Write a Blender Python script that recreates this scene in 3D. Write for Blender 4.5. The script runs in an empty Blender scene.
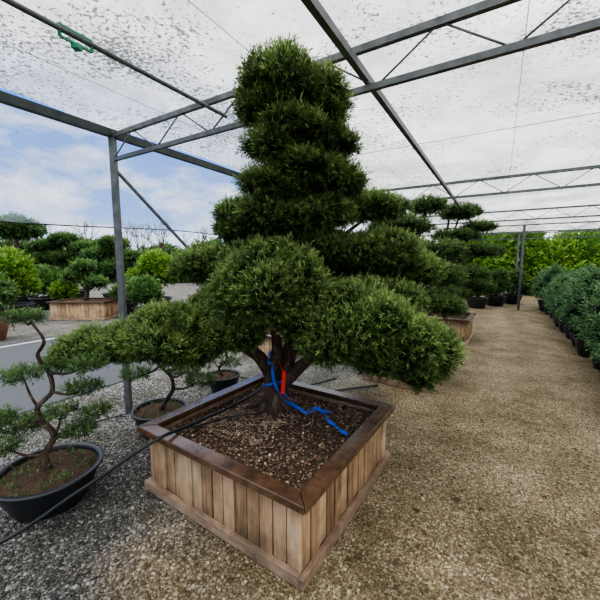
import bpy, math, random
import numpy as np
from mathutils import Vector, Matrix

rng = np.random.default_rng(7)
random.seed(7)
scene = bpy.context.scene
try:
    scene.view_settings.view_transform = 'AgX'
    scene.view_settings.look = 'AgX - Medium High Contrast'
    scene.view_settings.exposure = 0.85
except Exception: pass

# ------------------------------------------------------------------ materials
def new_mat(name):
    m = bpy.data.materials.new(name); m.use_nodes = True
    nt = m.node_tree; nt.nodes.clear()
    out = nt.nodes.new('ShaderNodeOutputMaterial')
    return m, nt, out
def N(nt, t, **kw):
    n = nt.nodes.new(t)
    for k, v in kw.items(): setattr(n, k, v)
    return n
def ramp(nt, src, stops):
    r = N(nt, 'ShaderNodeValToRGB')
    el = r.color_ramp.elements
    while len(el) < len(stops): el.new(0.5)
    for e, (p, c) in zip(el, stops):
        e.position = p; e.color = (*c, 1)
    nt.links.new(src, r.inputs[0]); return r.outputs[0]
def noise(nt, vec, scale, detail=3, rough=.55):
    n = N(nt, 'ShaderNodeTexNoise'); n.inputs['Scale'].default_value = scale
    n.inputs['Detail'].default_value = detail; n.inputs['Roughness'].default_value = rough
    if vec is not None: nt.links.new(vec, n.inputs['Vector'])
    return n.outputs['Fac']
def mixc(nt, f, a, b, blend='MIX'):
    m = N(nt, 'ShaderNodeMix', data_type='RGBA', blend_type=blend)
    for s, i in ((f, 0), (a, 6), (b, 7)):
        if hasattr(s, 'links'): nt.links.new(s, m.inputs[i])
        elif isinstance(s, (int, float)): m.inputs[i].default_value = s
        else: m.inputs[i].default_value = (*s, 1)
    return m.outputs[2]
def maths(nt, op, a, b=0.0, clamp=False):
    m = N(nt, 'ShaderNodeMath', operation=op, use_clamp=clamp)
    for s, i in ((a, 0), (b, 1)):
        if hasattr(s, 'links'): nt.links.new(s, m.inputs[i])
        else: m.inputs[i].default_value = s
    return m.outputs[0]
def principled(nt, out, col, rough=.6, metal=0.0, bump=None, bstr=.3, bdist=.01, spec=.5):
    p = N(nt, 'ShaderNodeBsdfPrincipled')
    if hasattr(col, 'links'): nt.links.new(col, p.inputs['Base Color'])
    else: p.inputs['Base Color'].default_value = (*col, 1)
    if hasattr(rough, 'links'): nt.links.new(rough, p.inputs['Roughness'])
    else: p.inputs['Roughness'].default_value = rough
    p.inputs['Metallic'].default_value = metal
    p.inputs['Specular IOR Level'].default_value = spec
    if bump is not None:
        b = N(nt, 'ShaderNodeBump'); b.inputs['Strength'].default_value = bstr
        b.inputs['Distance'].default_value = bdist
        nt.links.new(bump, b.inputs['Height']); nt.links.new(b.outputs[0], p.inputs['Normal'])
    nt.links.new(p.outputs[0], out.inputs[0]); return p
def objc(nt): return N(nt, 'ShaderNodeTexCoord').outputs['Object']
def posn(nt): return N(nt, 'ShaderNodeNewGeometry').outputs['Position']
def tintn(nt):
    a = N(nt, 'ShaderNodeAttribute'); a.attribute_name = 'tint'; return a.outputs['Fac']

def leaf_mat(name, dark, mid, light, trans=.25, rough=.5):
    m, nt, out = new_mat(name)
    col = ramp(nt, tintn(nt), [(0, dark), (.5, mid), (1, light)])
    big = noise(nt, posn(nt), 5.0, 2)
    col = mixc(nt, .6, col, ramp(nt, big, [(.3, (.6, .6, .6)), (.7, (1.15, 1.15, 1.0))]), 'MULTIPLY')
    p = N(nt, 'ShaderNodeBsdfPrincipled'); nt.links.new(col, p.inputs['Base Color'])
    p.inputs['Roughness'].default_value = rough
    p.inputs['Specular IOR Level'].default_value = .35
    t = N(nt, 'ShaderNodeBsdfTranslucent'); nt.links.new(col, t.inputs[0])
    mx = N(nt, 'ShaderNodeMixShader'); mx.inputs[0].default_value = trans
    nt.links.new(p.outputs[0], mx.inputs[1]); nt.links.new(t.outputs[0], mx.inputs[2])
    nt.links.new(mx.outputs[0], out.inputs[0]); return m
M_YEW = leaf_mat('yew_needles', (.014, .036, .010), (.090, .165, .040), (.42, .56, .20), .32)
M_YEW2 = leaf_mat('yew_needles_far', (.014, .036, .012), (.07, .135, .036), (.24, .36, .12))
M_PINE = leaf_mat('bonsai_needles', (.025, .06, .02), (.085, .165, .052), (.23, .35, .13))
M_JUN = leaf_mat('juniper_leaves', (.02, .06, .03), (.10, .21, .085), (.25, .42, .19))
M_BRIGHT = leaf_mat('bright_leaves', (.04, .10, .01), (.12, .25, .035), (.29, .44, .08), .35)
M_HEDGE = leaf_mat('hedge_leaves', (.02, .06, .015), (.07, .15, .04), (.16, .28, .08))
def simple(name, col, rough=.6, metal=0, nscale=20, var=.35, bstr=.2, bdist=.003, spec=.5):
    m, nt, out = new_mat(name)
    n = noise(nt, objc(nt), nscale, 4)
    lo = tuple(c*(1-var) for c in col); hi = tuple(min(1, c*(1+var)) for c in col)
    principled(nt, out, ramp(nt, n, [(.3, lo), (.7, hi)]), rough, metal, n, bstr, bdist, spec); return m
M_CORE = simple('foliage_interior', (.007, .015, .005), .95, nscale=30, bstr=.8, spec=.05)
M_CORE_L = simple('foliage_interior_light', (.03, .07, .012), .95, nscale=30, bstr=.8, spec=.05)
M_POT = simple('black_plastic', (.012, .014, .017), .42, nscale=8)
M_BROWNPOT = simple('brown_glaze', (.12, .05, .03), .35, nscale=8)
M_HOSE = simple('black_hose', (.010, .010, .011), .45)
M_BLUE = simple('blue_strap', (.01, .10, .62), .45, nscale=60, var=.25)
M_TAG = simple('red_tag', (.75, .03, .02), .5, var=.1)
M_GREENPL = simple('green_plastic', (.02, .22, .12), .4)
M_STEEL = simple('galvanised_steel', (.12, .13, .13), .5, .5, nscale=15, var=.3)
M_STEELD = simple('eave_beam_paint', (.03, .042, .04), .55, .2, nscale=10)
M_PAINT = simple('road_paint', (.40, .40, .39), .9, nscale=30, var=.2, spec=.05)
M_ASPH = simple('asphalt', (.085, .091, .10), 1.0, nscale=40, var=.12, bstr=0, spec=0.0)

def bark_mat():
    m, nt, out = new_mat('yew_bark')
    mp = N(nt, 'ShaderNodeMapping'); mp.inputs['Scale'].default_value = (30, 30, 7)
    nt.links.new(objc(nt), mp.inputs[0])
    n = noise(nt, mp.outputs[0], 1.0, 5, .6)
    col = ramp(nt, n, [(.3, (.018, .012, .009)), (.55, (.075, .050, .036)), (.75, (.19, .14, .10))])
    principled(nt, out, col, .8, 0, n, .9, .012, .3); return m
M_BARK = bark_mat()
def wood_mat(name, stops, scale, rough, bstr=.3, spec=.4, grime=0):
    m, nt, out = new_mat(name)
    mp = N(nt, 'ShaderNodeMapping'); mp.inputs['Scale'].default_value = scale
    nt.links.new(objc(nt), mp.inputs[0])
    off = maths(nt, 'MULTIPLY', tintn(nt), 37.0)
    av = N(nt, 'ShaderNodeVectorMath', operation='ADD')
    nt.links.new(mp.outputs[0], av.inputs[0])
    cb = N(nt, 'ShaderNodeCombineXYZ')
    for i in range(3): nt.links.new(off, cb.inputs[i])
    nt.links.new(cb.outputs[0], av.inputs[1])
    n = noise(nt, av.outputs[0], 1.0, 5, .65)
    f = maths(nt, 'ADD', maths(nt, 'MULTIPLY', n, .8), maths(nt, 'MULTIPLY', tintn(nt), .32))
    col = ramp(nt, f, stops)
    st = noise(nt, objc(nt), 5.0, 5, .6)
    col = mixc(nt, .75, col, ramp(nt, st, [(.35, (.45, .45, .45)), (.56, (1, 1, 1))]), 'MULTIPLY')
    if grime:
        # weathering: damp band near the bottom and staining under the rim
        s = N(nt, 'ShaderNodeSeparateXYZ'); nt.links.new(objc(nt), s.inputs[0])
        mp2 = N(nt, 'ShaderNodeMapping'); mp2.inputs['Scale'].default_value = (22, 22, 1.5); nt.links.new(objc(nt), mp2.inputs[0])
        dn = noise(nt, mp2.outputs[0], 1, 3)
        z = maths(nt, 'ADD', s.outputs[2], maths(nt, 'MULTIPLY', maths(nt, 'SUBTRACT', dn, .5), .25))
        col = mixc(nt, .7, col, ramp(nt, z, [(.06, (.45, .43, .41)), (.17, (1, 1, 1)), (.34, (1, 1, 1)), (.46, (.5, .47, .44))]), 'MULTIPLY')
    principled(nt, out, col, rough, 0, n, bstr, .004, spec); return m
M_BOARD = wood_mat('larch_board', [(.25, (.13, .076, .040)), (.5, (.38, .240, .130)), (.78, (.60, .43, .265))], (35, 35, 3), .6, grime=1)
M_RIM = wood_mat('wet_oiled_rim', [(.25, (.03, .015, .009)), (.5, (.074, .037, .021)), (.75, (.15, .082, .048))], (14, 14, 14), .22, .2, .7)
M_SKIRT = wood_mat('skirt_board', [(.25, (.13, .083, .052)), (.5, (.28, .19, .125)), (.75, (.45, .33, .23))], (12, 12, 30), .6)

def t_of(nt):
    d = N(nt, 'ShaderNodeVectorMath', operation='DOT_PRODUCT')
    nt.links.new(posn(nt), d.inputs[0]); d.inputs[1].default_value = (.857, -.516, 0)
    return maths(nt, 'ADD', d.outputs['Value'], 3.256)
def gravel_mat(name, per_stone):
    m, nt, out = new_mat(name)
    P = posn(nt)
    if per_stone:
        s = tintn(nt); h = None
    else:
        v = N(nt, 'ShaderNodeTexVoronoi'); v.inputs['Scale'].default_value = 95
        nt.links.new(P, v.inputs['Vector'])
        sp = N(nt, 'ShaderNodeSeparateColor'); nt.links.new(v.outputs['Color'], sp.inputs[0])
        s = sp.outputs[0]
        h = maths(nt, 'SUBTRACT', 1.0, v.outputs['Distance'])
    tan = ramp(nt, s, [(0, (.095, .072, .042)), (.35, (.205, .16, .095)), (.75, (.32, .26, .168)), (1, (.54, .48, .37))])
    gry = ramp(nt, s, [(0, (.03, .031, .033)), (.4, (.088, .09, .093)), (.75, (.165, .167, .168)), (1, (.40, .40, .39))])
    n1 = noise(nt, P, 1.6, 5, .6)
    tt = maths(nt, 'ADD', t_of(nt), maths(nt, 'MULTIPLY', maths(nt, 'SUBTRACT', n1, .5), 2.2))
    f = maths(nt, 'MULTIPLY', maths(nt, 'SUBTRACT', tt, 1.35), 1.1, True)
    col = mixc(nt, f, gry, tan)
    n2 = noise(nt, P, 2.0, 7, .68)
    col = mixc(nt, 1.0, col, ramp(nt, n2, [(.36, (.60, .57, .46)), (.48, (.9, .88, .82)), (.64, (1.25, 1.22, 1.18))]), 'MULTIPLY')
    n3 = noise(nt, P, 1.1, 8, .72)
    moss = maths(nt, 'MULTIPLY', maths(nt, 'MULTIPLY', maths(nt, 'SUBTRACT', n3, .53), 5.0, True), .45)
    col = mixc(nt, maths(nt, 'MULTIPLY', moss, f), col, (.125, .125, .05))
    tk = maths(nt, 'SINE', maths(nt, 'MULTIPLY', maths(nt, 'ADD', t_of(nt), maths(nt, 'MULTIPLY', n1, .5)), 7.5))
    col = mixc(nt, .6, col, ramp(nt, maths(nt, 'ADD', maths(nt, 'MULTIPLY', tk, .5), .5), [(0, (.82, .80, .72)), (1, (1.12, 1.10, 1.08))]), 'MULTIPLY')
    if not per_stone:
        col = mixc(nt, .3, col, ramp(nt, h, [(.3, (.1, .08, .06)), (.75, (1, 1, 1))]), 'MULTIPLY')
    principled(nt, out, col, .75, 0, h, .7, .008, .3); return m
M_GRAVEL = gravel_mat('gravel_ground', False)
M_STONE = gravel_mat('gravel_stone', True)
def soil():
    m, nt, out = new_mat('mulch_soil')
    n = noise(nt, posn(nt), 90, 5, .7); b = noise(nt, posn(nt), 5, 4)
    c = ramp(nt, n, [(.3, (.028, .018, .013)), (.55, (.12, .078, .052)), (.75, (.27, .19, .135))])
    c = mixc(nt, maths(nt, 'MULTIPLY', maths(nt, 'SUBTRACT', b, .53), 3, True), c, (.08, .095, .03))
    principled(nt, out, c, .9, 0, n, 1, .02, .2); return m
M_SOIL = soil()
def chip():
    m, nt, out = new_mat('mulch_chip')
    principled(nt, out, ramp(nt, tintn(nt), [(0, (.055, .031, .022)), (.5, (.19, .118, .078)), (.88, (.36, .26, .18)), (1, (.58, .50, .37))]), .8, spec=.3); return m
M_CHIP = chip()
def roof_mat():
    m, nt, out = new_mat('shade_cloth')
    P = posn(nt)
    v = noise(nt, P, 42, 4, .65); big = noise(nt, P, 1.3, 5, .6); tt = t_of(nt)
    heavy = maths(nt, 'MULTIPLY', maths(nt, 'SUBTRACT', 4.9, tt), .021)
    heavy = maths(nt, 'MAXIMUM', heavy, .008)
    thr = maths(nt, 'ADD', maths(nt, 'ADD', maths(nt, 'MULTIPLY', maths(nt, 'SUBTRACT', big, .5), .6), heavy), v)
    dirt = maths(nt, 'MULTIPLY', maths(nt, 'SUBTRACT', thr, .575), 9.0, True)
    blot = noise(nt, P, .9, 8, .75)
    soft = maths(nt, 'MULTIPLY', maths(nt, 'SUBTRACT', blot, .38), 1.8, True)
    soft = maths(nt, 'MINIMUM', soft, .42)
    dirt = maths(nt, 'MAXIMUM', maths(nt, 'MULTIPLY', dirt, .90), soft)
    tr = N(nt, 'ShaderNodeBsdfTransparent')
    nt.links.new(mixc(nt, dirt, (.80, .81, .81), (.06, .06, .055)), tr.inputs[0])
    tl = N(nt, 'ShaderNodeBsdfTranslucent')
    nt.links.new(mixc(nt, dirt, (.78, .78, .77), (.06, .06, .055)), tl.inputs[0])
    mx = N(nt, 'ShaderNodeMixShader'); mx.inputs[0].default_value = .5
    nt.links.new(tr.outputs[0], mx.inputs[1]); nt.links.new(tl.outputs[0], mx.inputs[2])
    nt.links.new(mx.outputs[0], out.inputs[0]); return m
M_ROOF = roof_mat()
def net_mat():
    m, nt, out = new_mat('side_net')
    mp = N(nt, 'ShaderNodeMapping'); mp.inputs['Scale'].default_value = (9, 9, 2.5); nt.links.new(posn(nt), mp.inputs[0])
    w = noise(nt, mp.outputs[0], 1, 4)
    sp = noise(nt, posn(nt), 60, 3)
    spk = maths(nt, 'MULTIPLY', maths(nt, 'SUBTRACT', sp, .62), 8, True)
    tr = N(nt, 'ShaderNodeBsdfTransparent'); nt.links.new(mixc(nt, spk, (.90, .92, .94), (.35, .36, .36)), tr.inputs[0])
    df = N(nt, 'ShaderNodeBsdfTranslucent'); df.inputs[0].default_value = (.55, .60, .68, 1)
    mx = N(nt, 'ShaderNodeMixShader')
    nt.links.new(maths(nt, 'MULTIPLY', w, .5), mx.inputs[0])
    nt.links.new(tr.outputs[0], mx.inputs[1]); nt.links.new(df.outputs[0], mx.inputs[2])
    nt.links.new(mx.outputs[0], out.inputs[0]); return m
M_NET = net_mat()

# ------------------------------------------------------------------ mesh builder
def group(name, loc=(0, 0, 0), rot=0.0):
    e = bpy.data.objects.new(name, None); e.empty_display_size = .2
    e.location = loc; e.rotation_euler = (0, 0, rot); scene.collection.objects.link(e); return e

class MB:
    def __init__(s): s.V=[]; s.F=[]; s.T=[]; s.M=[]; s.S=[]; s.n=0
    def add(s, V, F, tint=.5, mat=0, smooth=False):
        V=np.asarray(V, float); F=np.asarray(F, int)
        s.V.append(V); s.F.append(F+s.n); s.n+=len(V)
        s.T.append(np.full(len(V), tint) if np.isscalar(tint) else tint)
        s.M.append(np.full(len(F), mat)); s.S.append(np.full(len(F), smooth)); return s
    def box(s, c, size, R=None, tint=.5, mat=0, jit=0):
        sx,sy,sz=[q/2 for q in size]
        v=np.array([[-sx,-sy,-sz],[sx,-sy,-sz],[sx,sy,-sz],[-sx,sy,-sz],[-sx,-sy,sz],[sx,-sy,sz],[sx,sy,sz],[-sx,sy,sz]])
        if jit: v=v+rng.uniform(-jit,jit,v.shape)
        if R is not None: v=v@np.array(R).T
        f=[[0,3,2,1],[4,5,6,7],[0,1,5,4],[1,2,6,5],[2,3,7,6],[3,0,4,7]]
        return s.add(v+np.array(c), f, tint, mat)
    def beam(s, a, b, w, h=None, tint=.5, mat=0):
        a=np.array(a,float); b=np.array(b,float); h=h or w
        d=b-a; L=np.linalg.norm(d); d/=L
        up=np.array([0,0,1.]) if abs(d[2])<.95 else np.array([1.,0,0])
        y=np.cross(up,d); y/=np.linalg.norm(y); z=np.cross(d,y)
        return s.box((a+b)/2,(L,w,h),np.stack([d,y,z],1),tint,mat)
    def tube(s, pts, rad, sides=10, sub=5, mat=0, rough=0, tint=.5):
        p=np.array(pts,float); r=np.array(rad,float) if not np.isscalar(rad) else np.full(len(p),rad)
        if sub>1 and len(p)>2:
            q=np.vstack([2*p[0]-p[1],p,2*p[-1]-p[-2]]); P=[];Rr=[]
            for i in range(1,len(q)-2):
                for k in range(sub):
                    t=k/sub
                    P.append(.5*((2*q[i])+(-q[i-1]+q[i+1])*t+(2*q[i-1]-5*q[i]+4*q[i+1]-q[i+2])*t*t+(-q[i-1]+3*q[i]-3*q[i+1]+q[i+2])*t**3))
                    Rr.append(r[i-1]*(1-t)+r[i]*t)
            P.append(p[-1]);Rr.append(r[-1]); p=np.array(P);r=np.array(Rr)
        n=len(p); T=np.gradient(p,axis=0); T/=np.linalg.norm(T,axis=1)[:,None]+1e-9
        u=np.cross(T[0],[.3,.5,.81]); u/=np.linalg.norm(u); V=[]
        a=np.linspace(0,2*np.pi,sides,endpoint=False)
        for i in range(n):
            u=u-T[i]*u.dot(T[i]); u/=np.linalg.norm(u); w=np.cross(T[i],u)
            rr=r[i]*(1+rough*np.sin(a*3+i*.35)+rough*.6*np.sin(a*5-i*.5)) if rough else np.full(sides,r[i])
            V.append(p[i]+np.outer(np.cos(a)*rr,u)+np.outer(np.sin(a)*rr,w))
        V.append(np.repeat(p[:1],sides,0)); V.append(np.repeat(p[-1:],sides,0))
        V=np.vstack(V); F=[]
        for i in range(n-1):
            for k in range(sides):
                k2=(k+1)%sides; F.append([i*sides+k,i*sides+k2,(i+1)*sides+k2,(i+1)*sides+k])
        for k in range(sides):
            k2=(k+1)%sides
            F.append([n*sides+k,n*sides+k2,k2,k]); F.append([(n-1)*sides+k,(n-1)*sides+k2,(n+1)*sides+k2,(n+1)*sides+k])
        return s.add(V,F,tint,mat,True)
    def lathe(s, prof, c=(0,0,0), sides=40, mat=0, tint=.5, smooth=True):
        a=np.linspace(0,2*np.pi,sides,endpoint=False); V=[]
        for r,z in prof: V.append(np.stack([np.cos(a)*max(r,.0005)+c[0],np.sin(a)*max(r,.0005)+c[1],np.full(sides,z+c[2])],1))
        F=[]
        for i in range(len(prof)-1):
            for k in range(sides):
                k2=(k+1)%sides; F.append([i*sides+k,i*sides+k2,(i+1)*sides+k2,(i+1)*sides+k])
        return s.add(np.vstack(V),F,tint,mat,smooth)
    def mesh(s, name, mats):
        V=np.vstack(s.V);F=np.vstack(s.F);T=np.concatenate(s.T);M=np.concatenate(s.M);S=np.concatenate(s.S)
        me=bpy.data.meshes.new(name); nf=len(F)
        me.vertices.add(len(V)); me.vertices.foreach_set('co',V.astype(np.float32).ravel())
        me.loops.add(nf*4); me.loops.foreach_set('vertex_index',F.astype(np.int32).ravel())
        me.polygons.add(nf); me.polygons.foreach_set('loop_start',np.arange(0,nf*4,4,dtype=np.int32))
        for m in mats: me.materials.append(m)
        me.polygons.foreach_set('material_index',M.astype(np.int32))
        me.polygons.foreach_set('use_smooth',S.astype(bool))
        me.update(calc_edges=True)
        at=me.attributes.new('tint','FLOAT','POINT'); at.data.foreach_set('value',T.astype(np.float32))
        return me
    def obj(s, name, mats, parent=None, bevel=0, loc=None):
        if not isinstance(mats,(list,tuple)): mats=[mats]
        o=bpy.data.objects.new(name,s.mesh(name,mats)); scene.collection.objects.link(o)
        if loc is not None: o.location=loc
        if parent: o.parent=parent
        if bevel:
            b=o.modifiers.new('bevel','BEVEL'); b.width=bevel; b.segments=2; b.limit_method='ANGLE'
        return o

def nrm(a): return a/(np.linalg.norm(a,axis=1)[:,None]+1e-9)
def pad_shape(u, pad, seed, lump=.09, bot=.5):
    r=np.random.default_rng(seed); K=nrm(r.normal(size=(9,3)))*r.uniform(4,11,(9,1)); ph=r.uniform(0,6.28,9)
    n=np.sin(u@K.T+ph).sum(1)/3.0
    f=1+lump*n
    p=u*f[:,None]; p[:,2]=np.where(p[:,2]<0,p[:,2]*bot,p[:,2])
    return p*np.array(pad[3:6])+np.array(pad[:3])
def lobed(pads, seed, k=6, zj=.2):
    r=np.random.default_rng(seed); out=[]
    for p in pads:
        x,y,z,rx,ry,rz=p; out.append((x,y,z,rx*.80,ry*.80,rz*.97))
        a0=r.uniform(0,6.28)
        for i in range(k):
            a=a0+i*6.283/k+r.uniform(-.3,.3); f=r.uniform(.48,.68); q=r.uniform(.36,.50)
            out.append((x+math.cos(a)*rx*f,y+math.sin(a)*ry*f,z+rz*r.uniform(-zj,zj),rx*q,ry*q,rz*r.uniform(.48,.70)))
    return out
def foliage(mb, pads, dens, sl, nn, nl, nw, mat=0, core=1, seed=1, up=.45, lump=.09, bot=.5, cs=.9, wild=.5, t0=0):
    r=np.random.default_rng(seed)
    A=np.array(pads,float)
    for i,pad in enumerate(pads):
        rx,ry,rz=pad[3:6]
        area=4*np.pi*(((rx*ry)**1.6+(rx*rz)**1.6+(ry*rz)**1.6)/3)**(1/1.6)*.85
        n=max(20,int(area*dens)); u=nrm(r.normal(size=(n,3)))
        u=u[(u[:,2]>-.2)|(r.random(len(u))<.7)]
        P=pad_shape(u,pad,seed*1000+i,lump,bot)
        keep=np.ones(len(P),bool)
        for j in range(len(pads)):
            if j==i: continue
            q=(P-A[j,:3])/A[j,3:6]; q[:,2]=np.where(q[:,2]<0,q[:,2]/bot,q[:,2])
            keep&=np.linalg.norm(q,axis=1)>.82
        P=P[keep]; u=u[keep]; n=len(P)
        if n:
            Nn=nrm(u/np.array(pad[3:6])); ax=nrm(Nn*.9+np.array([0,0,up])+r.normal(size=(n,3))*wild)
            L=sl*r.uniform(.5,1.5,n); base0=P-ax*(L*.35)[:,None]
            ts=r.random(n)
            Vs=[];Ts=[]
            for k in range(nn):
                f=(k+.6)/nn
                b=base0+ax*(L*f)[:,None]
                rad=nrm(np.cross(ax,r.normal(size=(n,3))))
                d=nrm(ax*(.55+.5*f)+rad*(1-.5*f)); s_=nrm(np.cross(d,r.normal(size=(n,3))))*(nw/2)
                l=nl*r.uniform(.75,1.25,n)[:,None]
                Vs.append(np.stack([b,b+d*l*.45+s_,b+d*l,b+d*l*.45-s_],1))
                tv=np.clip(t0-.02+.42*ts+.5*f**1.5+.22*(Nn[:,2])+r.normal(0,.06,n),0,1)  # upward-facing needles tinted lighter: light from above put into the colour, plus new growth
                Ts.append(np.repeat(tv[:,None],4,1))
            V=np.concatenate(Vs).reshape(-1,3); T=np.concatenate(Ts).reshape(-1)
            mb.add(V,np.arange(len(V)).reshape(-1,4),T,mat)
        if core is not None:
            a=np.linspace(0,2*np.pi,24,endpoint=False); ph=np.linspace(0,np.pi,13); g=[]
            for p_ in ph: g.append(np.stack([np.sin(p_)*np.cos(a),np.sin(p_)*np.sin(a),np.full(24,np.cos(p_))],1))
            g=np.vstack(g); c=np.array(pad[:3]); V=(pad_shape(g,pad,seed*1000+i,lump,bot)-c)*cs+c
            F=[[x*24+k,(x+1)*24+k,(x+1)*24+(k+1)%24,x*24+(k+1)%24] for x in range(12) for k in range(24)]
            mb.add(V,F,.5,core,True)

# ------------------------------------------------------------------ ground
mb=MB(); mb.add([[-60,-15,0],[60,-15,0],[60,70,0],[-60,70,0]],[[0,1,2,3]]); mb.obj('ground',M_GRAVEL)
ax_=np.array([.516,.857]); bx_=np.array([.857,-.516]); P0=np.array([-1.8,3.32])
def W(s,t,z): q=P0+ax_*s+bx_*t; return (q[0],q[1],z)
g=group('asphalt_road',W(0,-3,0)); gi=np.array(W(0,-3,0))
def strip(t0,t1,z0,z1):
    mb=MB()
    V=[np.array(W(s,t,z))-gi for z in (z0,z1) for s,t in ((-12,t0),(21,t0),(21,t1),(-12,t1))]
    return mb.add(V,[[0,1,2,3],[4,7,6,5],[0,4,5,1],[1,5,6,2],[2,6,7,3],[3,7,4,0]])
strip(-4.95,-1.0,.0,.012).obj('road_surface',M_ASPH,g)
strip(-4.70,-4.60,.012,.016).obj('painted_line',M_PAINT,g)

PC=np.array([-.185,2.331]); PA=math.radians(56.5); e1=np.array([math.cos(PA),math.sin(PA)]); e2=np.array([-e1[1],e1[0]])
def pebbles(n,xr,yr,rmin,rmax,seed):
    r=np.random.default_rng(seed); mb=MB()
    p=np.stack([r.uniform(*xr,n),r.uniform(*yr,n)],1)
    q=p-PC; ins=(abs(q@e1)<.64)&(abs(q@e2)<.66)
    tt=p@bx_+3.256; ins|=(tt<-.92+r.normal(0,.03,n))
    p=p[~ins]; n=len(p)
    c=np.array([[x,y,z] for z in(-1,1) for x,y in((-1,-1),(1,-1),(1,1),(-1,1))])*.62
    sz=r.uniform(rmin,rmax,(n,1,1))*r.uniform(.6,1.2,(n,1,3))*np.array([1,1,.6])
    V=(c[None]+r.uniform(-.22,.22,(n,8,3)))*sz
    an=r.uniform(0,6.28,n); ca,sa=np.cos(an)[:,None],np.sin(an)[:,None]
    X=V[...,0]*ca-V[...,1]*sa; Y=V[...,0]*sa+V[...,1]*ca
    V=np.stack([X+p[:,:1],Y+p[:,1:],V[...,2]+sz[:,:,2]*.2],2).reshape(-1,3)
    f=np.array([[0,3,2,1],[4,5,6,7],[0,1,5,4],[1,2,6,5],[2,3,7,6],[3,0,4,7]])
    F=(f[None]+8*np.arange(n)[:,None,None]).reshape(-1,4)
    mb.add(V,F,np.repeat(r.random(n),8),0,True); return mb
m1=pebbles(72000,(-3.0,3.0),(.9,4.0),.0035,.0082,3)
for a in ((4500,(-2.4,2.6),(.9,3.4),.008,.0145,4),(12000,(-2.4,.0),(.9,4.4),.008,.015,5)):
    m2=pebbles(*a); m1.add(np.vstack(m2.V),np.vstack(m2.F),np.concatenate(m2.T),0,True)
m1.obj('gravel_stones',M_STONE)
mb=MB(); 
for i in range(200):
    x,y=rng.uniform(-.2,3.6),rng.uniform(1.0,6.5)
    if abs((np.array([x,y])-PC)@e1)<.8 and abs((np.array([x,y])-PC)@e2)<.8: continue
    if np.array([x,y])@bx_+3.256>4.3: continue
    a=rng.uniform(0,6.28);L=rng.uniform(.010,.034);w=L*.45;z=.014
    d=np.array([math.cos(a),math.sin(a),.12]);s_=np.array([-math.sin(a),math.cos(a),.2])
    b=np.array([x,y,z]); mb.add([b-d*L,b-s_*w,b+d*L,b+s_*w],[[0,1,2,3]],rng.uniform(.0,.6))
mb.obj('fallen_leaves',M_CHIP)

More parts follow.
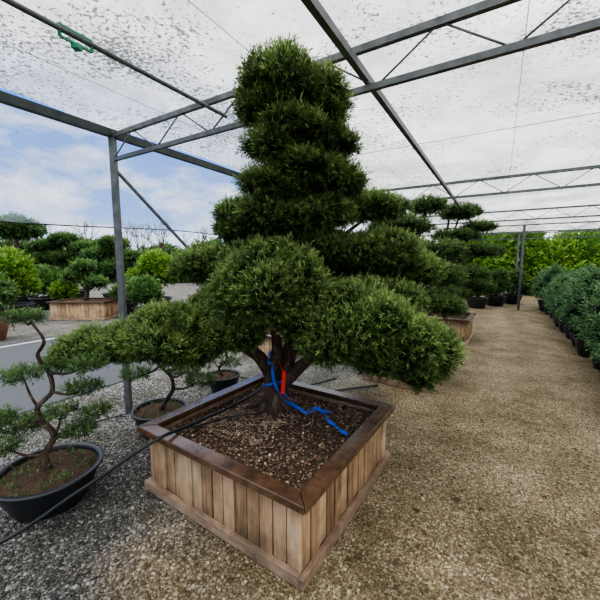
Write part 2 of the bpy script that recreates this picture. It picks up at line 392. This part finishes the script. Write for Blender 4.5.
# ------------------------------------------------------------------ wooden planter
def planter(name, loc, rot, sx, sy, h, nx, ny, detail=True):
    g=group(name,(loc[0],loc[1],0),rot)
    bz0,bz1=.06,h-.045
    b=MB(); ins=.055
    for side in range(4):
        L=(sx if side%2==0 else sy)-2*ins; n=nx if side%2==0 else ny; w=L/n
        off=(sy if side%2==0 else sx)/2-ins-.012
        a=side*math.pi/2; R=np.array([[math.cos(a),-math.sin(a),0],[math.sin(a),math.cos(a),0],[0,0,1]])
        for k in range(n):
            x=-L/2+w*(k+.5); ww=w-.008+rng.uniform(-.002,.002); 
            c=R@np.array([x,-off+rng.uniform(-.005,.005),(bz0+bz1)/2])
            b.box(c,(ww,.024,bz1-bz0),R,tint=rng.random())
    b.obj('side_boards',M_BOARD,g,bevel=.003)
    b=MB()
    for sxn in(-1,1):
        for syn in(-1,1): b.box((sxn*(sx/2-ins-.055),syn*(sy/2-ins-.055),h/2-.01),(.06,.06,h-.06),tint=.4)
    b.obj('corner_posts',M_BOARD,g)
    r=MB(); rw=.095; z0,z1=h-.042,h
    ox,oy=sx/2,sy/2; ix,iy=ox-rw,oy-rw
    co=[(-ox,-oy),(ox,-oy),(ox,oy),(-ox,oy)]; ci=[(-ix,-iy),(ix,-iy),(ix,iy),(-ix,iy)]
    for k in range(4):
        k2=(k+1)%4; e=.0012
        cx=[co[k],co[k2],ci[k2],ci[k]]; m=np.mean(cx,axis=0); cx=[tuple(np.array(q)+(m-np.array(q))*e*2) for q in cx]
        V=[(*q,z0) for q in cx]+[(*q,z1) for q in cx]
        r.add(V,[[0,3,2,1],[4,5,6,7],[0,1,5,4],[1,2,6,5],[2,3,7,6],[3,0,4,7]],rng.random())
    r.obj('rim_frame',M_RIM,g,bevel=.005)
    s_=MB(); th=.032
    for side in range(4):
        L=(sx if side%2==0 else sy)-2*ins+ (2*th+.004 if side%2==0 else 0); off=(sy if side%2==0 else sx)/2-ins+th/2
        a=side*math.pi/2; R=np.array([[math.cos(a),-math.sin(a),0],[math.sin(a),math.cos(a),0],[0,0,1]])
        s_.box(R@np.array([0,-off,.038]),(L,th,.065),R,tint=rng.random())
        s_.box(R@np.array([0,-off+th*.5+.03,h-.062]),(L-.09,.02,.04),R,tint=.3)
    s_.obj('base_skirt',M_SKIRT,g,bevel=.004)
    n=50; xs=np.linspace(-ix-.02,ix+.02,n); ys=np.linspace(-iy-.02,iy+.02,n); X,Y=np.meshgrid(xs,ys)
    Z=h-.075+.012*np.sin(X*9+1)*np.cos(Y*7)+.006*np.sin(X*31)*np.sin(Y*27+1)+rng.uniform(-.004,.004,X.shape)
    V=np.stack([X.ravel(),Y.ravel(),Z.ravel()],1); F=[[i*n+j,i*n+j+1,(i+1)*n+j+1,(i+1)*n+j] for i in range(n-1) for j in range(n-1)]
    q=MB(); q.add(V,F,.5,0,True); q.obj('soil',M_SOIL,g)
    if detail:
        c=MB()
        for i in range(9000):
            x,y=rng.uniform(-ix,ix),rng.uniform(-iy,iy); L=rng.uniform(.005,.018)
            tw=i<420
            if tw: L=rng.uniform(.03,.08); x=rng.uniform(-ix*.6,ix*.3); y=rng.uniform(-iy*.1,iy*.75)
            a=rng.uniform(0,6.28);t=rng.uniform(-.5,.5)*(.3 if tw else 1)
            d=np.array([math.cos(a)*math.cos(t),math.sin(a)*math.cos(t),math.sin(t)]);s2=np.array([-math.sin(a),math.cos(a),rng.uniform(-.4,.4)])*L*(rng.uniform(.15,.5) if not tw else .05)
            b0=np.array([x,y,h-.070+.012*math.sin(x*9+1)*math.cos(y*7)+rng.uniform(0,.008)])
            c.add([b0-d*L*.5-s2,b0+d*L*.5-s2,b0+d*L*.5+s2,b0-d*L*.5+s2],[[0,1,2,3]],rng.random()**1.3 if not tw else rng.uniform(.8,1))
        c.obj('mulch_chips',M_CHIP,g)
    return g
PH=.476
planter('wooden_planter',PC,PA,1.33,1.38,PH,14,14)
planter('wooden_planter',(1.5,4.5),PA,1.0,1.0,.46,9,9,False)
planter('wooden_planter',(3.05,6.95),PA,1.15,1.15,.5,10,10,False)
planter('wooden_planter',(-.45,5.65),PA,.85,.85,.42,8,8,False)

# ------------------------------------------------------------------ main yew
TB=np.array([-.21,2.60,.40])
yew=group('cloud_pruned_yew_tree',tuple(TB))
pads=[
 # crown (leans towards the aisle)
 (-.11,1.87,2.47,.225,.25,.185),(.05,1.87,2.455,.195,.21,.145),(-.20,1.88,2.39,.12,.18,.09),(.15,1.89,2.385,.10,.15,.075),
 (-.01,1.95,2.285,.23,.25,.090),(.16,1.97,2.255,.15,.2,.080),(-.14,1.93,2.225,.16,.19,.080),
 (.06,2.08,2.11,.29,.31,.105),(.22,2.12,2.07,.18,.22,.085),(-.16,2.05,2.05,.20,.22,.090),
 (-.19,2.30,1.88,.34,.35,.145),(.13,2.28,1.91,.26,.30,.125),(-.38,2.35,1.82,.21,.24,.12),
 (.50,2.50,1.975,.28,.28,.11),(.58,2.58,1.65,.40,.38,.18),(.90,2.68,1.53,.24,.26,.15),(.24,2.50,1.68,.28,.30,.13),
 # large front pad
 (-.21,2.16,1.42,.38,.39,.33),(-.06,2.12,1.43,.24,.26,.26),
 # left
 (-.80,2.75,1.55,.23,.26,.17),(-.60,2.60,1.20,.28,.34,.20),(-.93,2.38,1.07,.34,.34,.23),(-.80,2.26,.99,.2,.22,.15),(-.49,2.36,1.09,.24,.26,.17),(-1.22,2.40,1.01,.24,.24,.15),(-1.55,2.40,.95,.25,.25,.15),
 # right
 (.33,2.08,1.18,.42,.40,.29),(.62,2.12,1.05,.34,.34,.25),(.80,2.18,.92,.21,.26,.20),(.12,2.24,1.15,.20,.28,.10),(.50,2.5,1.28,.38,.36,.20),
 # rear
 (-.5,3.05,1.5,.42,.38,.23),(.45,3.1,1.40,.42,.4,.22),(0,2.95,1.78,.34,.34,.18),(-.15,3.1,1.15,.42,.36,.16),(-.45,2.7,1.64,.22,.3,.12)]
loc=lobed([tuple(np.array(p[:3])-TB)+tuple(p[3:]) for p in pads],8,6,.26)
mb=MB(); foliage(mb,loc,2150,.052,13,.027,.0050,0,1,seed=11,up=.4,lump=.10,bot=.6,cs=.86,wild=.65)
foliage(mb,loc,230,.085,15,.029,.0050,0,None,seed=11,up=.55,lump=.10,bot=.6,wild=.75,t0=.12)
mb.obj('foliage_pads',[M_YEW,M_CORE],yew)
def rel(*p): return tuple(np.array(p)-TB)
tr=MB()
tr.tube([rel(-.21,2.60,.36),rel(-.21,2.60,.46),rel(-.20,2.60,.58),rel(-.19,2.6,.68)],[.16,.108,.09,.092],16,6,rough=.10)
tr.tube([rel(-.19,2.6,.60),rel(-.10,2.60,.80),rel(-.05,2.60,1.1),rel(-.10,2.52,1.5),rel(-.05,2.25,1.95),rel(-.05,1.92,2.44)],[.078,.066,.055,.05,.04,.018],14,6,rough=.10)
tr.tube([rel(-.20,2.6,.58),rel(-.27,2.58,.76),rel(-.38,2.50,.92),rel(-.7,2.46,1.04),rel(-1.1,2.42,1.02),rel(-1.5,2.42,.94)],[.07,.055,.045,.036,.026,.014],12,6,rough=.10)
tr.tube([rel(-.19,2.57,.58),rel(-.20,2.50,.78),rel(-.17,2.36,1.02),rel(-.21,2.2,1.36)],[.058,.048,.038,.02],12,6,rough=.10)
tr.tube([rel(-.17,2.6,.58),rel(-.02,2.52,.76),rel(.12,2.38,.91),rel(.36,2.12,1.10)],[.058,.047,.038,.02],12,6,rough=.10)
def br(a,b,r0,bend=.08):
    a=np.array(a);b=np.array(b);m=(a+b)/2+np.array([rng.uniform(-bend,bend),rng.uniform(-bend,bend),-.04])
    tr.tube([tuple(a-TB),tuple(m-TB),tuple(b-TB)],[r0,r0*.75,r0*.4],10,6,rough=.08)
tp_={.75:(-.13,2.60,.75),.9:(-.08,2.6,.9),1.1:(-.05,2.6,1.1),1.5:(-.10,2.52,1.5),1.9:(-.06,2.28,1.9)}
for key,dst,r0 in [(.9,(.78,2.2,.94),.032),(.9,(.60,2.62,1.58),.035),(1.1,(-.62,2.6,1.2),.03),
    (1.1,(-.8,2.75,1.55),.028),(1.1,(.45,3.05,1.40),.03),(1.1,(-.5,3.05,1.46),.03),(1.5,(.50,2.5,1.93),.026),(1.5,(0,2.95,1.76),.025),(.9,(-.15,3.05,1.10),.028),(.9,(.05,2.3,1.10),.025),(1.9,(.2,2.12,2.06),.02),(1.5,(-.45,2.7,1.62),.02)]:
    br(tp_[key],dst,r0)
for i in range(7):
    a=i*.9+.3; tr.tube([rel(-.21+.06*math.cos(a),2.6+.06*math.sin(a),.50),rel(-.21+.14*math.cos(a),2.6+.14*math.sin(a),.425),rel(-.21+.26*math.cos(a+.2),2.6+.26*math.sin(a+.2),.392)],[.036,.03,.01],8,5,rough=.1)
tr.obj('trunk_and_branches',M_BARK,yew)
st=MB()
def ribbon(mb,pts,w,mat=0,sub=8):
    q=np.array(pts,float); q=np.vstack([2*q[0]-q[1],q,2*q[-1]-q[-2]]);P=[]
    for i in range(1,len(q)-2):
        for k in range(sub):
            t=k/sub;P.append(.5*((2*q[i])+(-q[i-1]+q[i+1])*t+(2*q[i-1]-5*q[i]+4*q[i+1]-q[i+2])*t*t+(-q[i-1]+3*q[i]-3*q[i+1]+q[i+2])*t**3))
    P=np.array(P);T=nrm(np.gradient(P,axis=0));S=nrm(np.cross(T,np.tile([.35,.85,.3],(len(P),1)))+.001)
    tw=np.sin(np.arange(len(P))*.35)[:,None]; Nn=np.cross(T,S); S=nrm(S+Nn*tw*.9)
    th=nrm(np.cross(T,S))*.0012
    V=np.vstack([P-S*w/2-th,P+S*w/2-th,P+S*w/2+th,P-S*w/2+th]);n=len(P);F=[]
    for i in range(n-1):
        for a in range(4):
            b=(a+1)%4;F.append([a*n+i,b*n+i,b*n+i+1,a*n+i+1])
    mb.add(V,F,.5,mat,False)
ring=[rel(-.2+.105*math.cos(a),2.585+.105*math.sin(a),.62+.05*math.cos(a+1)) for a in np.linspace(0,6.6,14)]
ribbon(st,ring,.016)
ribbon(st,[rel(-.20,2.43,.94),rel(-.21,2.43,.80),rel(-.19,2.45,.66),rel(-.13,2.45,.55),rel(-.03,2.5,.46),rel(.06,2.47,.44),rel(.13,2.48,.46),rel(.20,2.38,.44),rel(.20,2.30,.45),rel(.26,2.24,.435),rel(.27,2.18,.44),rel(.33,2.12,.435)],.022)
ribbon(st,[rel(-.13,2.45,.6),rel(-.04,2.45,.50),rel(.05,2.40,.455),rel(.12,2.44,.455),rel(.19,2.45,.45),rel(.26,2.42,.44)],.016)
ribbon(st,[rel(-.19,2.43,.86),rel(-.235,2.43,.84),rel(-.23,2.42,.92),rel(-.18,2.42,.93)],.018)
st.obj('blue_strap',M_BLUE,yew)
tg=MB(); tg.box(rel(-.125,2.40,.70),(.026,.004,.18),Matrix.Rotation(.08,3,'Y'));tg.tube([rel(-.13,2.40,.785),rel(-.15,2.41,.84),rel(-.17,2.43,.88)],.002,6,4)
tg.obj('red_tag',M_TAG,yew)

h=MB()
h.tube([(-3.2,.9,.022),(-2.4,1.3,.022),(-1.75,1.62,.03),(-1.3,1.80,.26),(-.91,1.93,.494),(-.76,2.19,.472),(-.55,2.5,.46),(-.36,2.84,.465),(-.30,3.10,.497),(-.25,3.3,.40),(-.1,3.55,.03),(.4,3.9,.022),(1.0,4.1,.022)],.011,10,10)
h.tube([(-.76,2.19,.447),(-.6,2.35,.43),(-.45,2.4,.44),(-.3,2.45,.43)],.006,8,8)
h.obj('irrigation_hose',M_HOSE)
h=MB(); h.tube([(-1.6,4.6,.012),(-.9,4.45,.012),(-.4,4.3,.012),(.1,4.15,.012),(.5,4.4,.012)],.008,8,10); h.tube([(-2.2,3.0,.02),(-1.7,3.35,.02),(-.95,3.55,.02),(-.6,4.4,.02)],.008,8,10)
h.obj('drip_line',M_HOSE)

# ------------------------------------------------------------------ neighbouring yews
def cloud_tree(name, base, pads, dens, seed, z0=.4, mat=M_YEW2, core=M_CORE, sl=.08, nn=9, nl=.036, nw=.009, r=.06, bot=.5):
    g=group(name,(base[0],base[1],z0)); b=np.array([base[0],base[1],z0])
    lp=[tuple(np.array(p[:3])-b)+tuple(p[3:]) for p in pads]
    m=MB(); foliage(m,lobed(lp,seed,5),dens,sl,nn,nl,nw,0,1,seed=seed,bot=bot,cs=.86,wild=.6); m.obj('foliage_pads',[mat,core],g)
    t=MB(); top=max(p[2] for p in lp)
    t.tube([(0,0,-.04),(.04,.02,top*.3),(-.05,.03,top*.6),(.02,0,top*.95)],[r*1.4,r,r*.7,r*.3],10,6,rough=.1)
    for p in lp: t.tube([(.0,.02,max(.1,p[2]*.75)),(p[0]*.5,p[1]*.5,p[2]*.82),(p[0],p[1],p[2])],[r*.5,r*.4,r*.2],7,4)
    t.obj('trunk_and_branches',M_BARK,g); return g
cloud_tree('cloud_pruned_yew_tree',(1.5,4.5),[(1.70,4.5,2.31,.23,.26,.13),(1.35,4.5,2.05,.40,.4,.14),(1.78,4.3,1.72,.33,.36,.13),(1.90,4.45,1.40,.28,.36,.13),(1.15,4.3,1.6,.36,.4,.16),(1.7,4.4,1.08,.36,.4,.14),(1.95,4.35,1.00,.22,.3,.13),(1.1,4.9,1.5,.4,.4,.16)],1000,21)
cloud_tree('cloud_pruned_yew_tree',(3.05,6.95),[(3.22,6.8,2.56,.42,.42,.20),(3.55,6.7,2.26,.28,.36,.12),(3.10,6.8,2.10,.40,.5,.14),(3.66,6.7,1.80,.38,.4,.15),(2.95,6.8,1.68,.45,.45,.15),(3.35,6.6,1.38,.38,.40,.13),(3.62,6.7,1.08,.30,.36,.13),(3.1,6.6,.95,.33,.4,.13),(2.6,7.1,1.35,.42,.5,.15)],800,22)
cloud_tree('small_pine_tree',(-.45,5.65),[(-.45,5.6,1.2,.3,.3,.12),(-.78,5.6,1.0,.26,.25,.10),(-.12,5.7,.95,.26,.25,.10),(-.55,5.5,.75,.28,.3,.10)],900,23,z0=.34,mat=M_PINE,r=.03)

# ------------------------------------------------------------------ bonsai in pots
def pot(mb,r,h,mat=0,soilmat=1,c=(0,0,0)):
    mb.lathe([(0,0),(r*.66,0),(r*.70,.012),(r*.88,h*.55),(r*.95,h*.86),(r*.955,h*.9),(r*1.04,h*.92),(r*1.05,h*.99),(r*1.02,h),(r*.95,h),(r*.93,h*.9),(r*.92,h*.84)],c,48,mat)
    mb.lathe([(r*.925,h*.86),(r*.5,h*.9),(0,h*.93)],c,48,soilmat)
def bonsai(name,loc,r,h,trunk,tufts,seed,dens=2600,tr=.018):
    g=group(name,(loc[0],loc[1],0))
    m=MB(); pot(m,r,h); m.obj('bowl_pot',[M_POT,M_SOIL],g)
    t=MB(); n=len(trunk); t.tube(trunk,[tr*(1-.65*i/(n-1)) for i in range(n)],10,8,rough=.1)
    tp=np.array(trunk)
    for f in tufts:
        c=np.array(f[:3]); k=np.argmin(np.linalg.norm(tp-(c-np.array([0,0,.06])),axis=1)); a=tp[max(0,k)]
        t.tube([tuple(a),tuple((a+c)/2+np.array([0,0,-.03])),tuple(c)],[tr*.45,tr*.35,tr*.2],7,5)
    t.obj('trunk',M_BARK,g)
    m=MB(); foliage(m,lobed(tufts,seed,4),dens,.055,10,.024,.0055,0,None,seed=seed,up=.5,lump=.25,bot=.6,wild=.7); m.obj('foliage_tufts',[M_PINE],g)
    m=MB(); foliage(m,[(0,0,h*.86,r*.75,r*.75,.02)],450,.04,6,.03,.006,0,None,seed=seed+1,up=1.0); m.obj('moss_and_weeds',[M_PINE],g)
bonsai('potted_bonsai_pine',(-1.68,2.07),.30,.235,[(0,0,.19),(-.02,0,.32),(.04,.01,.45),(-.04,.02,.56),(-.03,-.01,.66),(.06,0,.76),(.04,.02,.88),(-.01,0,1.0),(.04,0,1.10),(-.03,0,1.22)],
 [(-.08,0,1.25,.10,.09,.03),(.11,.03,.93,.08,.07,.03),(-.12,0,.87,.11,.10,.035),(.31,0,.94,.10,.1,.035),(.24,.05,.76,.10,.09,.035),(.13,-.02,.63,.09,.09,.03),(-.18,.02,.52,.13,.11,.04),(.22,0,.50,.09,.09,.03),(-.28,-.05,.60,.10,.10,.03),(.32,.02,.61,.08,.08,.03),(-.3,0,.38,.1,.1,.03)],31,tr=.022)
bonsai('potted_bonsai_pine',(-1.32,2.97),.235,.24,[(0,0,.19),(.06,0,.30),(.13,0,.42),(.12,0,.54),(.02,0,.64),(-.04,0,.74)],
 [(-.2,0,.56,.14,.12,.035),(-.08,0,.80,.14,.12,.04),(.25,0,.60,.14,.12,.035),(.10,.05,.72,.12,.12,.035),(.38,0,.5,.13,.12,.03),(-.3,0,.7,.1,.1,.03)],33,2000,.024)
bonsai('potted_bonsai_pine',(-.95,3.95),.2,.22,[(0,0,.18),(-.05,0,.3),(.05,0,.42),(0,0,.6),(.04,0,.72)],
 [(-.15,0,.5,.15,.12,.04),(.17,0,.55,.15,.12,.04),(0,0,.75,.16,.13,.05),(.1,-.05,.38,.13,.12,.03)],35,1600)

# ------------------------------------------------------------------ junipers on the right
def juniper_mesh(seed,dens,sl,nl,nw):
    m=MB(); pot(m,.20,.28,0,1); r=np.random.default_rng(seed)
    p=[]
    for i in range(13):
        f=i/12; a=i*2.4+seed; rr=.30*math.sin(math.pi*min(1,.28+f*.68))
        p.append((rr*math.cos(a)*.8,rr*math.sin(a)*.8,.48+.76*f,.16*(1-.35*f),.16*(1-.35*f),.085))
    p.append((0,0,.82,.12,.12,.36))
    foliage(m,p,dens,sl,8,nl,nw,2,3,seed=seed,up=.25,lump=.22,bot=.8,cs=.66,wild=.8)
    m.tube([(0,0,.22),(.01,0,.6),(0,.01,1.1)],[.022,.016,.008],8,5,mat=4)
    return m.mesh('potted_juniper',[M_POT,M_SOIL,M_JUN,M_CORE,M_BARK])
JN=[juniper_mesh(s,620,.15,.05,.013) for s in (41,42,43)]
k=0
for row,t in enumerate((4.66,5.45,6.2,6.95)):
    for i in range(15):
        s=2.35+i*.75+row*.15-(row*.4)
        if s>12.6: continue
        o=bpy.data.objects.new('potted_juniper',JN[k%3]); k+=1
        o.location=W(s+rng.uniform(-.06,.06),t+rng.uniform(-.05,.05),0); o.rotation_euler=(0,0,rng.uniform(0,6.28)); q=rng.uniform(.88,1.1); o.scale=(q,q,q*rng.uniform(.95,1.05))
        scene.collection.objects.link(o)

# ------------------------------------------------------------------ background plants
def shrub(name,x,y,pads,mat,seed,potr=.0,poth=.3,dens=260,nl=.10,nw=.035,core=M_CORE_L,potmat=M_POT,z0=0):
    g=group(name,(x,y,z0))
    m=MB(); foliage(m,lobed(pads,seed,5),dens,.14,6,nl,nw,0,1,seed=seed,lump=.08,bot=.7); m.obj('foliage',[mat,core],g)
    if potr: m=MB(); pot(m,potr,poth); m.obj('pot',[potmat,M_SOIL],g)
    m=MB(); top=max(p[2] for p in pads); m.tube([(0,0,.05),(.05,.03,top*.5),(0,0,top)],[.07,.055,.04],9,5)
    for p in pads: m.tube([(0,0,max(.3,p[2]-.35)),(p[0]*.6,p[1]*.6,p[2]-.15),(p[0],p[1],p[2])],[.035,.03,.02],7,4)
    m.obj('trunk',M_BARK,g); return g
shrub('mushroom_topiary',-10.1,11.9,[(0,0,2.74,.84,.8,.42)],M_HEDGE,51,.5,.4,core=M_CORE)
shrub('cloud_pruned_pine',-9.5,13.6,[(-.1,0,2.5,.55,.5,.2),(-.9,0,2.2,.6,.5,.2),(.8,0,2.15,.65,.5,.2),(-.4,0,1.75,.7,.6,.2),(.9,0,1.6,.7,.5,.2),(-1.0,0,1.5,.5,.5,.18),(.1,0,1.25,.7,.5,.2)],M_HEDGE,52,.7,.45,core=M_CORE)
shrub('cloud_pruned_pine',-7.2,12.9,[(0,0,2.3,.5,.5,.22),(-.6,0,1.9,.5,.4,.2),(.6,0,1.8,.5,.4,.2),(0,0,1.4,.6,.5,.2)],M_HEDGE,53,.5,.4,core=M_CORE)
shrub('dome_shrub',-7.9,8.95,[(0,0,1.35,.58,.6,.55),(.1,0,1.0,.62,.6,.4)],M_BRIGHT,54,.5,.45)
shrub('dome_shrub',-4.85,11.2,[(0,0,1.45,.58,.55,.46),(.35,0,1.15,.42,.5,.32),(-.45,0,1.1,.42,.5,.32)],M_BRIGHT,55,.45,.4)
shrub('round_shrub',-8.7,11.3,[(0,0,.9,.55,.5,.5)],M_HEDGE,56,.5,.4)
shrub('round_shrub',-3.5,12.2,[(0,0,1.3,.5,.5,.7)],M_BRIGHT,57,.4,.4)
shrub('round_shrub',-4.5,9.5,[(0,0,.75,.42,.42,.38)],M_HEDGE,58,.35,.3)
planter('wooden_planter',(-6.15,9.5),.0,1.6,1.1,.52,14,9,False)
shrub('potted_pine',-6.2,9.5,[(-.2,0,.72,.3,.3,.15),(.3,0,.55,.3,.3,.14),(0,0,1.0,.3,.3,.14)],M_HEDGE,60,core=M_CORE,z0=.44)
shrub('brown_pot_shrub',-6.3,6.6,[(0,0,1.0,.4,.4,.35)],M_HEDGE,61,.32,.42,potmat=M_BROWNPOT,core=M_CORE)
for i,(x,y) in enumerate([(-9.2,9.9),(-7.6,10.6),(-5.4,10.2),(-10.4,9.4),(-11.4,10.6)]):
    shrub('potted_shrub',x,y,[(0,0,.65,.36,.35,.28),(.1,0,.9,.22,.2,.18)],(M_HEDGE,M_BRIGHT)[i%2],70+i,.34,.36,core=M_CORE)
for i,(x,y) in enumerate([(7.2,12.1),(8.2,12.7),(6.2,11.5)]):
    shrub('box_shrub',x,y,[(0,0,.75,.4,.35,.3),(.1,0,1.05,.25,.25,.22)],M_HEDGE,80+i,.36,.36,core=M_CORE)
r=np.random.default_rng(5)
def tree_line(name,pts,hgt,mat,seed,core,nl=.3,nw=.12,dens=22):
    m=MB(); pads=[]
    for (x,y) in pts:
        hh=hgt*r.uniform(.8,1.15); pads.append((x,y,hh*.55,1.4*r.uniform(.8,1.2),1.2,hh*.45)); pads.append((x+r.uniform(-.8,.8),y-.5,hh*.3,1.2,1.0,hh*.3))
        m.tube([(x,y,0),(x,y,hh*.5)],[.12,.08],8,1,mat=2)
    foliage(m,pads,dens,.35,6,nl,nw,0,1,seed=seed,lump=.12,bot=1.0,up=.2); m.obj(name,[mat,core,M_BARK])
tree_line('hedge_row_far',[(x,27+r.uniform(-1,1)) for x in np.arange(-30,-3,1.9)],2.9,M_HEDGE,91,M_CORE)
tree_line('hedge_row_far',[(x,31+r.uniform(-1,1)) for x in np.arange(-4,10,2.0)],2.8,M_HEDGE,92,M_CORE)
tree_line('bright_tree_row',[(8+i*1.5,17.5-i*.3) for i in range(9)],2.9,M_BRIGHT,93,M_CORE_L,.2,.08,40)
def bare_tree(x,y,hh,seed):
    r=np.random.default_rng(seed); m=MB()
    def rec(p,d,L,rad,dep):
        q=p+d*L; m.tube([tuple(p),tuple((p+q)/2+r.normal(0,.03*L,3)),tuple(q)],[rad,rad*.8,rad*.6],5,2)
        if dep:
            for _ in range(3):
                nd=d+r.normal(0,.42,3); nd[2]=abs(nd[2])+.15; nd/=np.linalg.norm(nd); rec(q,nd,L*.72,rad*.55,dep-1)
    rec(np.array([x,y,0.]),np.array([0,0,1.]),hh*.32,.09,4); m.obj('bare_tree',M_BARK)
for i,(x,y,hh) in enumerate([(-9,22,4.8),(-11.5,23,5.2),(-7,22.5,4.6),(-14.5,23,5.0),(-17,22,4.6),(-20,23,5.0),(-10,21,4.4)]): bare_tree(x,y,hh,i)

# ------------------------------------------------------------------ greenhouse structure
g=group('greenhouse_frame',W(0,0,0))
go=np.array(W(0,0,0)); L_=lambda s,t,z: tuple(np.array(W(s,t,z))-go)
m=MB()
for s in (-3.75,0,3.75,7.5,11.25,15):
    m.beam(L_(s,0,2.58),L_(s,13,2.58),.030,.034); m.beam(L_(s,0,2.80),L_(s,13,2.80),.032,.038)
    n=40; st_=13/n
    for k in range(n):
        a=k*st_; m.tube([L_(s,a,2.58 if k%2==0 else 2.8),L_(s,a+st_,2.8 if k%2==0 else 2.58)],.006,6,1)
m.obj('trusses',M_STEEL,g)
m=MB()
for s in (-3.75,0,3.75,7.5,11.25,15): m.beam(L_(s,0,0),L_(s,0,2.84),.055); m.box(L_(s,0,.01),(.12,.12,.02))
for s,t in ((11.25,3.87),(15,3.87),(11.25,7.6),(15,7.6),(11.25,11.5)): m.beam(L_(s,t,0),L_(s,t,2.82),.06)
m.beam(L_(0,.0,2.5),L_(2.9,.0,.0),.028); m.beam(L_(7.5,0,2.5),L_(10.4,0,0),.028)
m.obj('posts_and_brace',M_STEEL,g,bevel=.004)
m=MB(); m.beam(L_(-5.5,0,2.82),L_(15.2,0,2.82),.06,.07); m.obj('eave_beam',M_STEELD,g)
m=MB(); m.tube([L_(-5.5,1.47,2.66),L_(0,1.47,2.66)],.013,10,1); m.beam(L_(-5.5,2.54,2.64),L_(15,2.54,2.64),.034,.042)
for t in (6.3,9.5,12.8): m.beam(L_(-5.5,t,2.83),L_(15,t,2.83),.035)
m.obj('purlins',M_STEEL,g)
m=MB()
for t in (.75,1.9,3.3,4.1,5.2,7.4,8.5): m.tube([L_(-5.5,t,2.845),L_(15,t,2.845)],.002,5,1)
for s in (-1.9,1.9,5.6,9.4): m.tube([L_(s,0,2.85),L_(s,13,2.85)],.003,5,1)
m.obj('support_wires',M_STEEL,g)
m=MB(); cc=np.array(L_(-1.01,1.47,2.655)); al=np.array([ax_[0],ax_[1],0])
for dz in (.022,-.028): m.beam(tuple(cc-al*.07+[0,0,dz]),tuple(cc+al*.07+[0,0,dz]),.012,.010)
for da in (-.07,.07): m.beam(tuple(cc+al*da+[0,0,-.028]),tuple(cc+al*da+[0,0,.024]),.012,.012)
m.box(tuple(cc+[0,0,-.04]),(.035,.035,.022))
m.obj('green_clip',M_GREENPL,g)
ns,ntt=110,80; S=np.linspace(-5.5,15.2,ns); T=np.linspace(-.03,13,ntt); SS,TT=np.meshgrid(S,T,indexing='ij')
Z=2.875+.035*np.abs(np.sin(SS*math.pi/3.75))*1.0-.03*np.abs(np.sin(TT*math.pi/1.6))*.6+.006*np.sin(SS*7+TT*3)
X=P0[0]+ax_[0]*SS+bx_[0]*TT; Y=P0[1]+ax_[1]*SS+bx_[1]*TT
V=np.stack([X.ravel(),Y.ravel(),Z.ravel()],1); F=[[i*ntt+j,i*ntt+j+1,(i+1)*ntt+j+1,(i+1)*ntt+j] for i in range(ns-1) for j in range(ntt-1)]
m=MB(); m.add(V,F,.5,0,True); m.obj('ceiling',M_ROOF)
sn=group('side_net',W(0,0,0))
S=np.linspace(-5.5,15.2,160); Zs=np.linspace(1.94,2.80,8); V=[];F=[]
for i,s in enumerate(S):
    for j,z in enumerate(Zs):
        zz=1.94+.03*math.sin(s*1.7)*(1-j/7)+(z-1.94)
        V.append(L_(s,-.045+.02*math.sin(s*5+j),zz))
for i in range(159):
    for j in range(7): F.append([i*8+j,(i+1)*8+j,(i+1)*8+j+1,i*8+j+1])
m=MB(); m.add(V,F,.5,0,True); m.obj('netting',M_NET,sn)
m=MB(); m.tube([L_(s,-.045,1.94+.03*math.sin(s*1.7)) for s in np.linspace(-5.5,15.2,60)],.006,6,2); m.obj('edge_cord',M_HOSE,sn)

# ------------------------------------------------------------------ light
w=bpy.data.worlds.new('sky'); scene.world=w; w.use_nodes=True; nt=w.node_tree; nt.nodes.clear()
out=nt.nodes.new('ShaderNodeOutputWorld'); bg=nt.nodes.new('ShaderNodeBackground')
tc=N(nt,'ShaderNodeTexCoord').outputs['Generated']
sp=N(nt,'ShaderNodeSeparateXYZ'); nt.links.new(tc,sp.inputs[0])
mp=N(nt,'ShaderNodeMapping'); mp.inputs['Scale'].default_value=(1,1,2.4); mp.inputs['Location'].default_value=(.35,.1,.2); nt.links.new(tc,mp.inputs[0])
n=noise(nt,mp.outputs[0],3.9,8,.62)
cl=ramp(nt,n,[(.46,(0,0,0)),(.64,(1,1,1))])
blue=ramp(nt,sp.outputs[2],[(0,(.26,.44,.82)),(.4,(.07,.22,.66))])
c=mixc(nt,cl,blue,(.80,.83,.88))
hz=ramp(nt,sp.outputs[2],[(.02,(1,1,1)),(.12,(0,0,0))]); c=mixc(nt,hz,c,(.52,.62,.77))
lf=ramp(nt,maths(nt,'ADD',maths(nt,'MULTIPLY',sp.outputs[0],.5),.5),[(.46,(0,0,0)),(.54,(1,1,1))])
c=mixc(nt,lf,c,(.90,.92,.95))
up=ramp(nt,sp.outputs[2],[(.38,(0,0,0)),(.52,(1,1,1))]); c=mixc(nt,up,c,(1.15,1.15,1.15))
nt.links.new(c,bg.inputs[0]); bg.inputs[1].default_value=1.1; nt.links.new(bg.outputs[0],out.inputs[0])
sd=bpy.data.lights.new('sun','SUN'); sd.energy=1.7; sd.angle=math.radians(50); sd.color=(1,.985,.96)
so=bpy.data.objects.new('sun',sd); so.rotation_euler=(math.radians(12),math.radians(-16),0); so.location=(0,0,8); scene.collection.objects.link(so)

# ------------------------------------------------------------------ camera
cd=bpy.data.cameras.new('camera'); cd.sensor_width=36; cd.lens=19.8; cd.clip_start=.05; cd.clip_end=300
co=bpy.data.objects.new('camera',cd); co.location=(0,0,1.6); co.rotation_euler=(math.radians(90-6.57),0,0)
scene.collection.objects.link(co); scene.camera=co
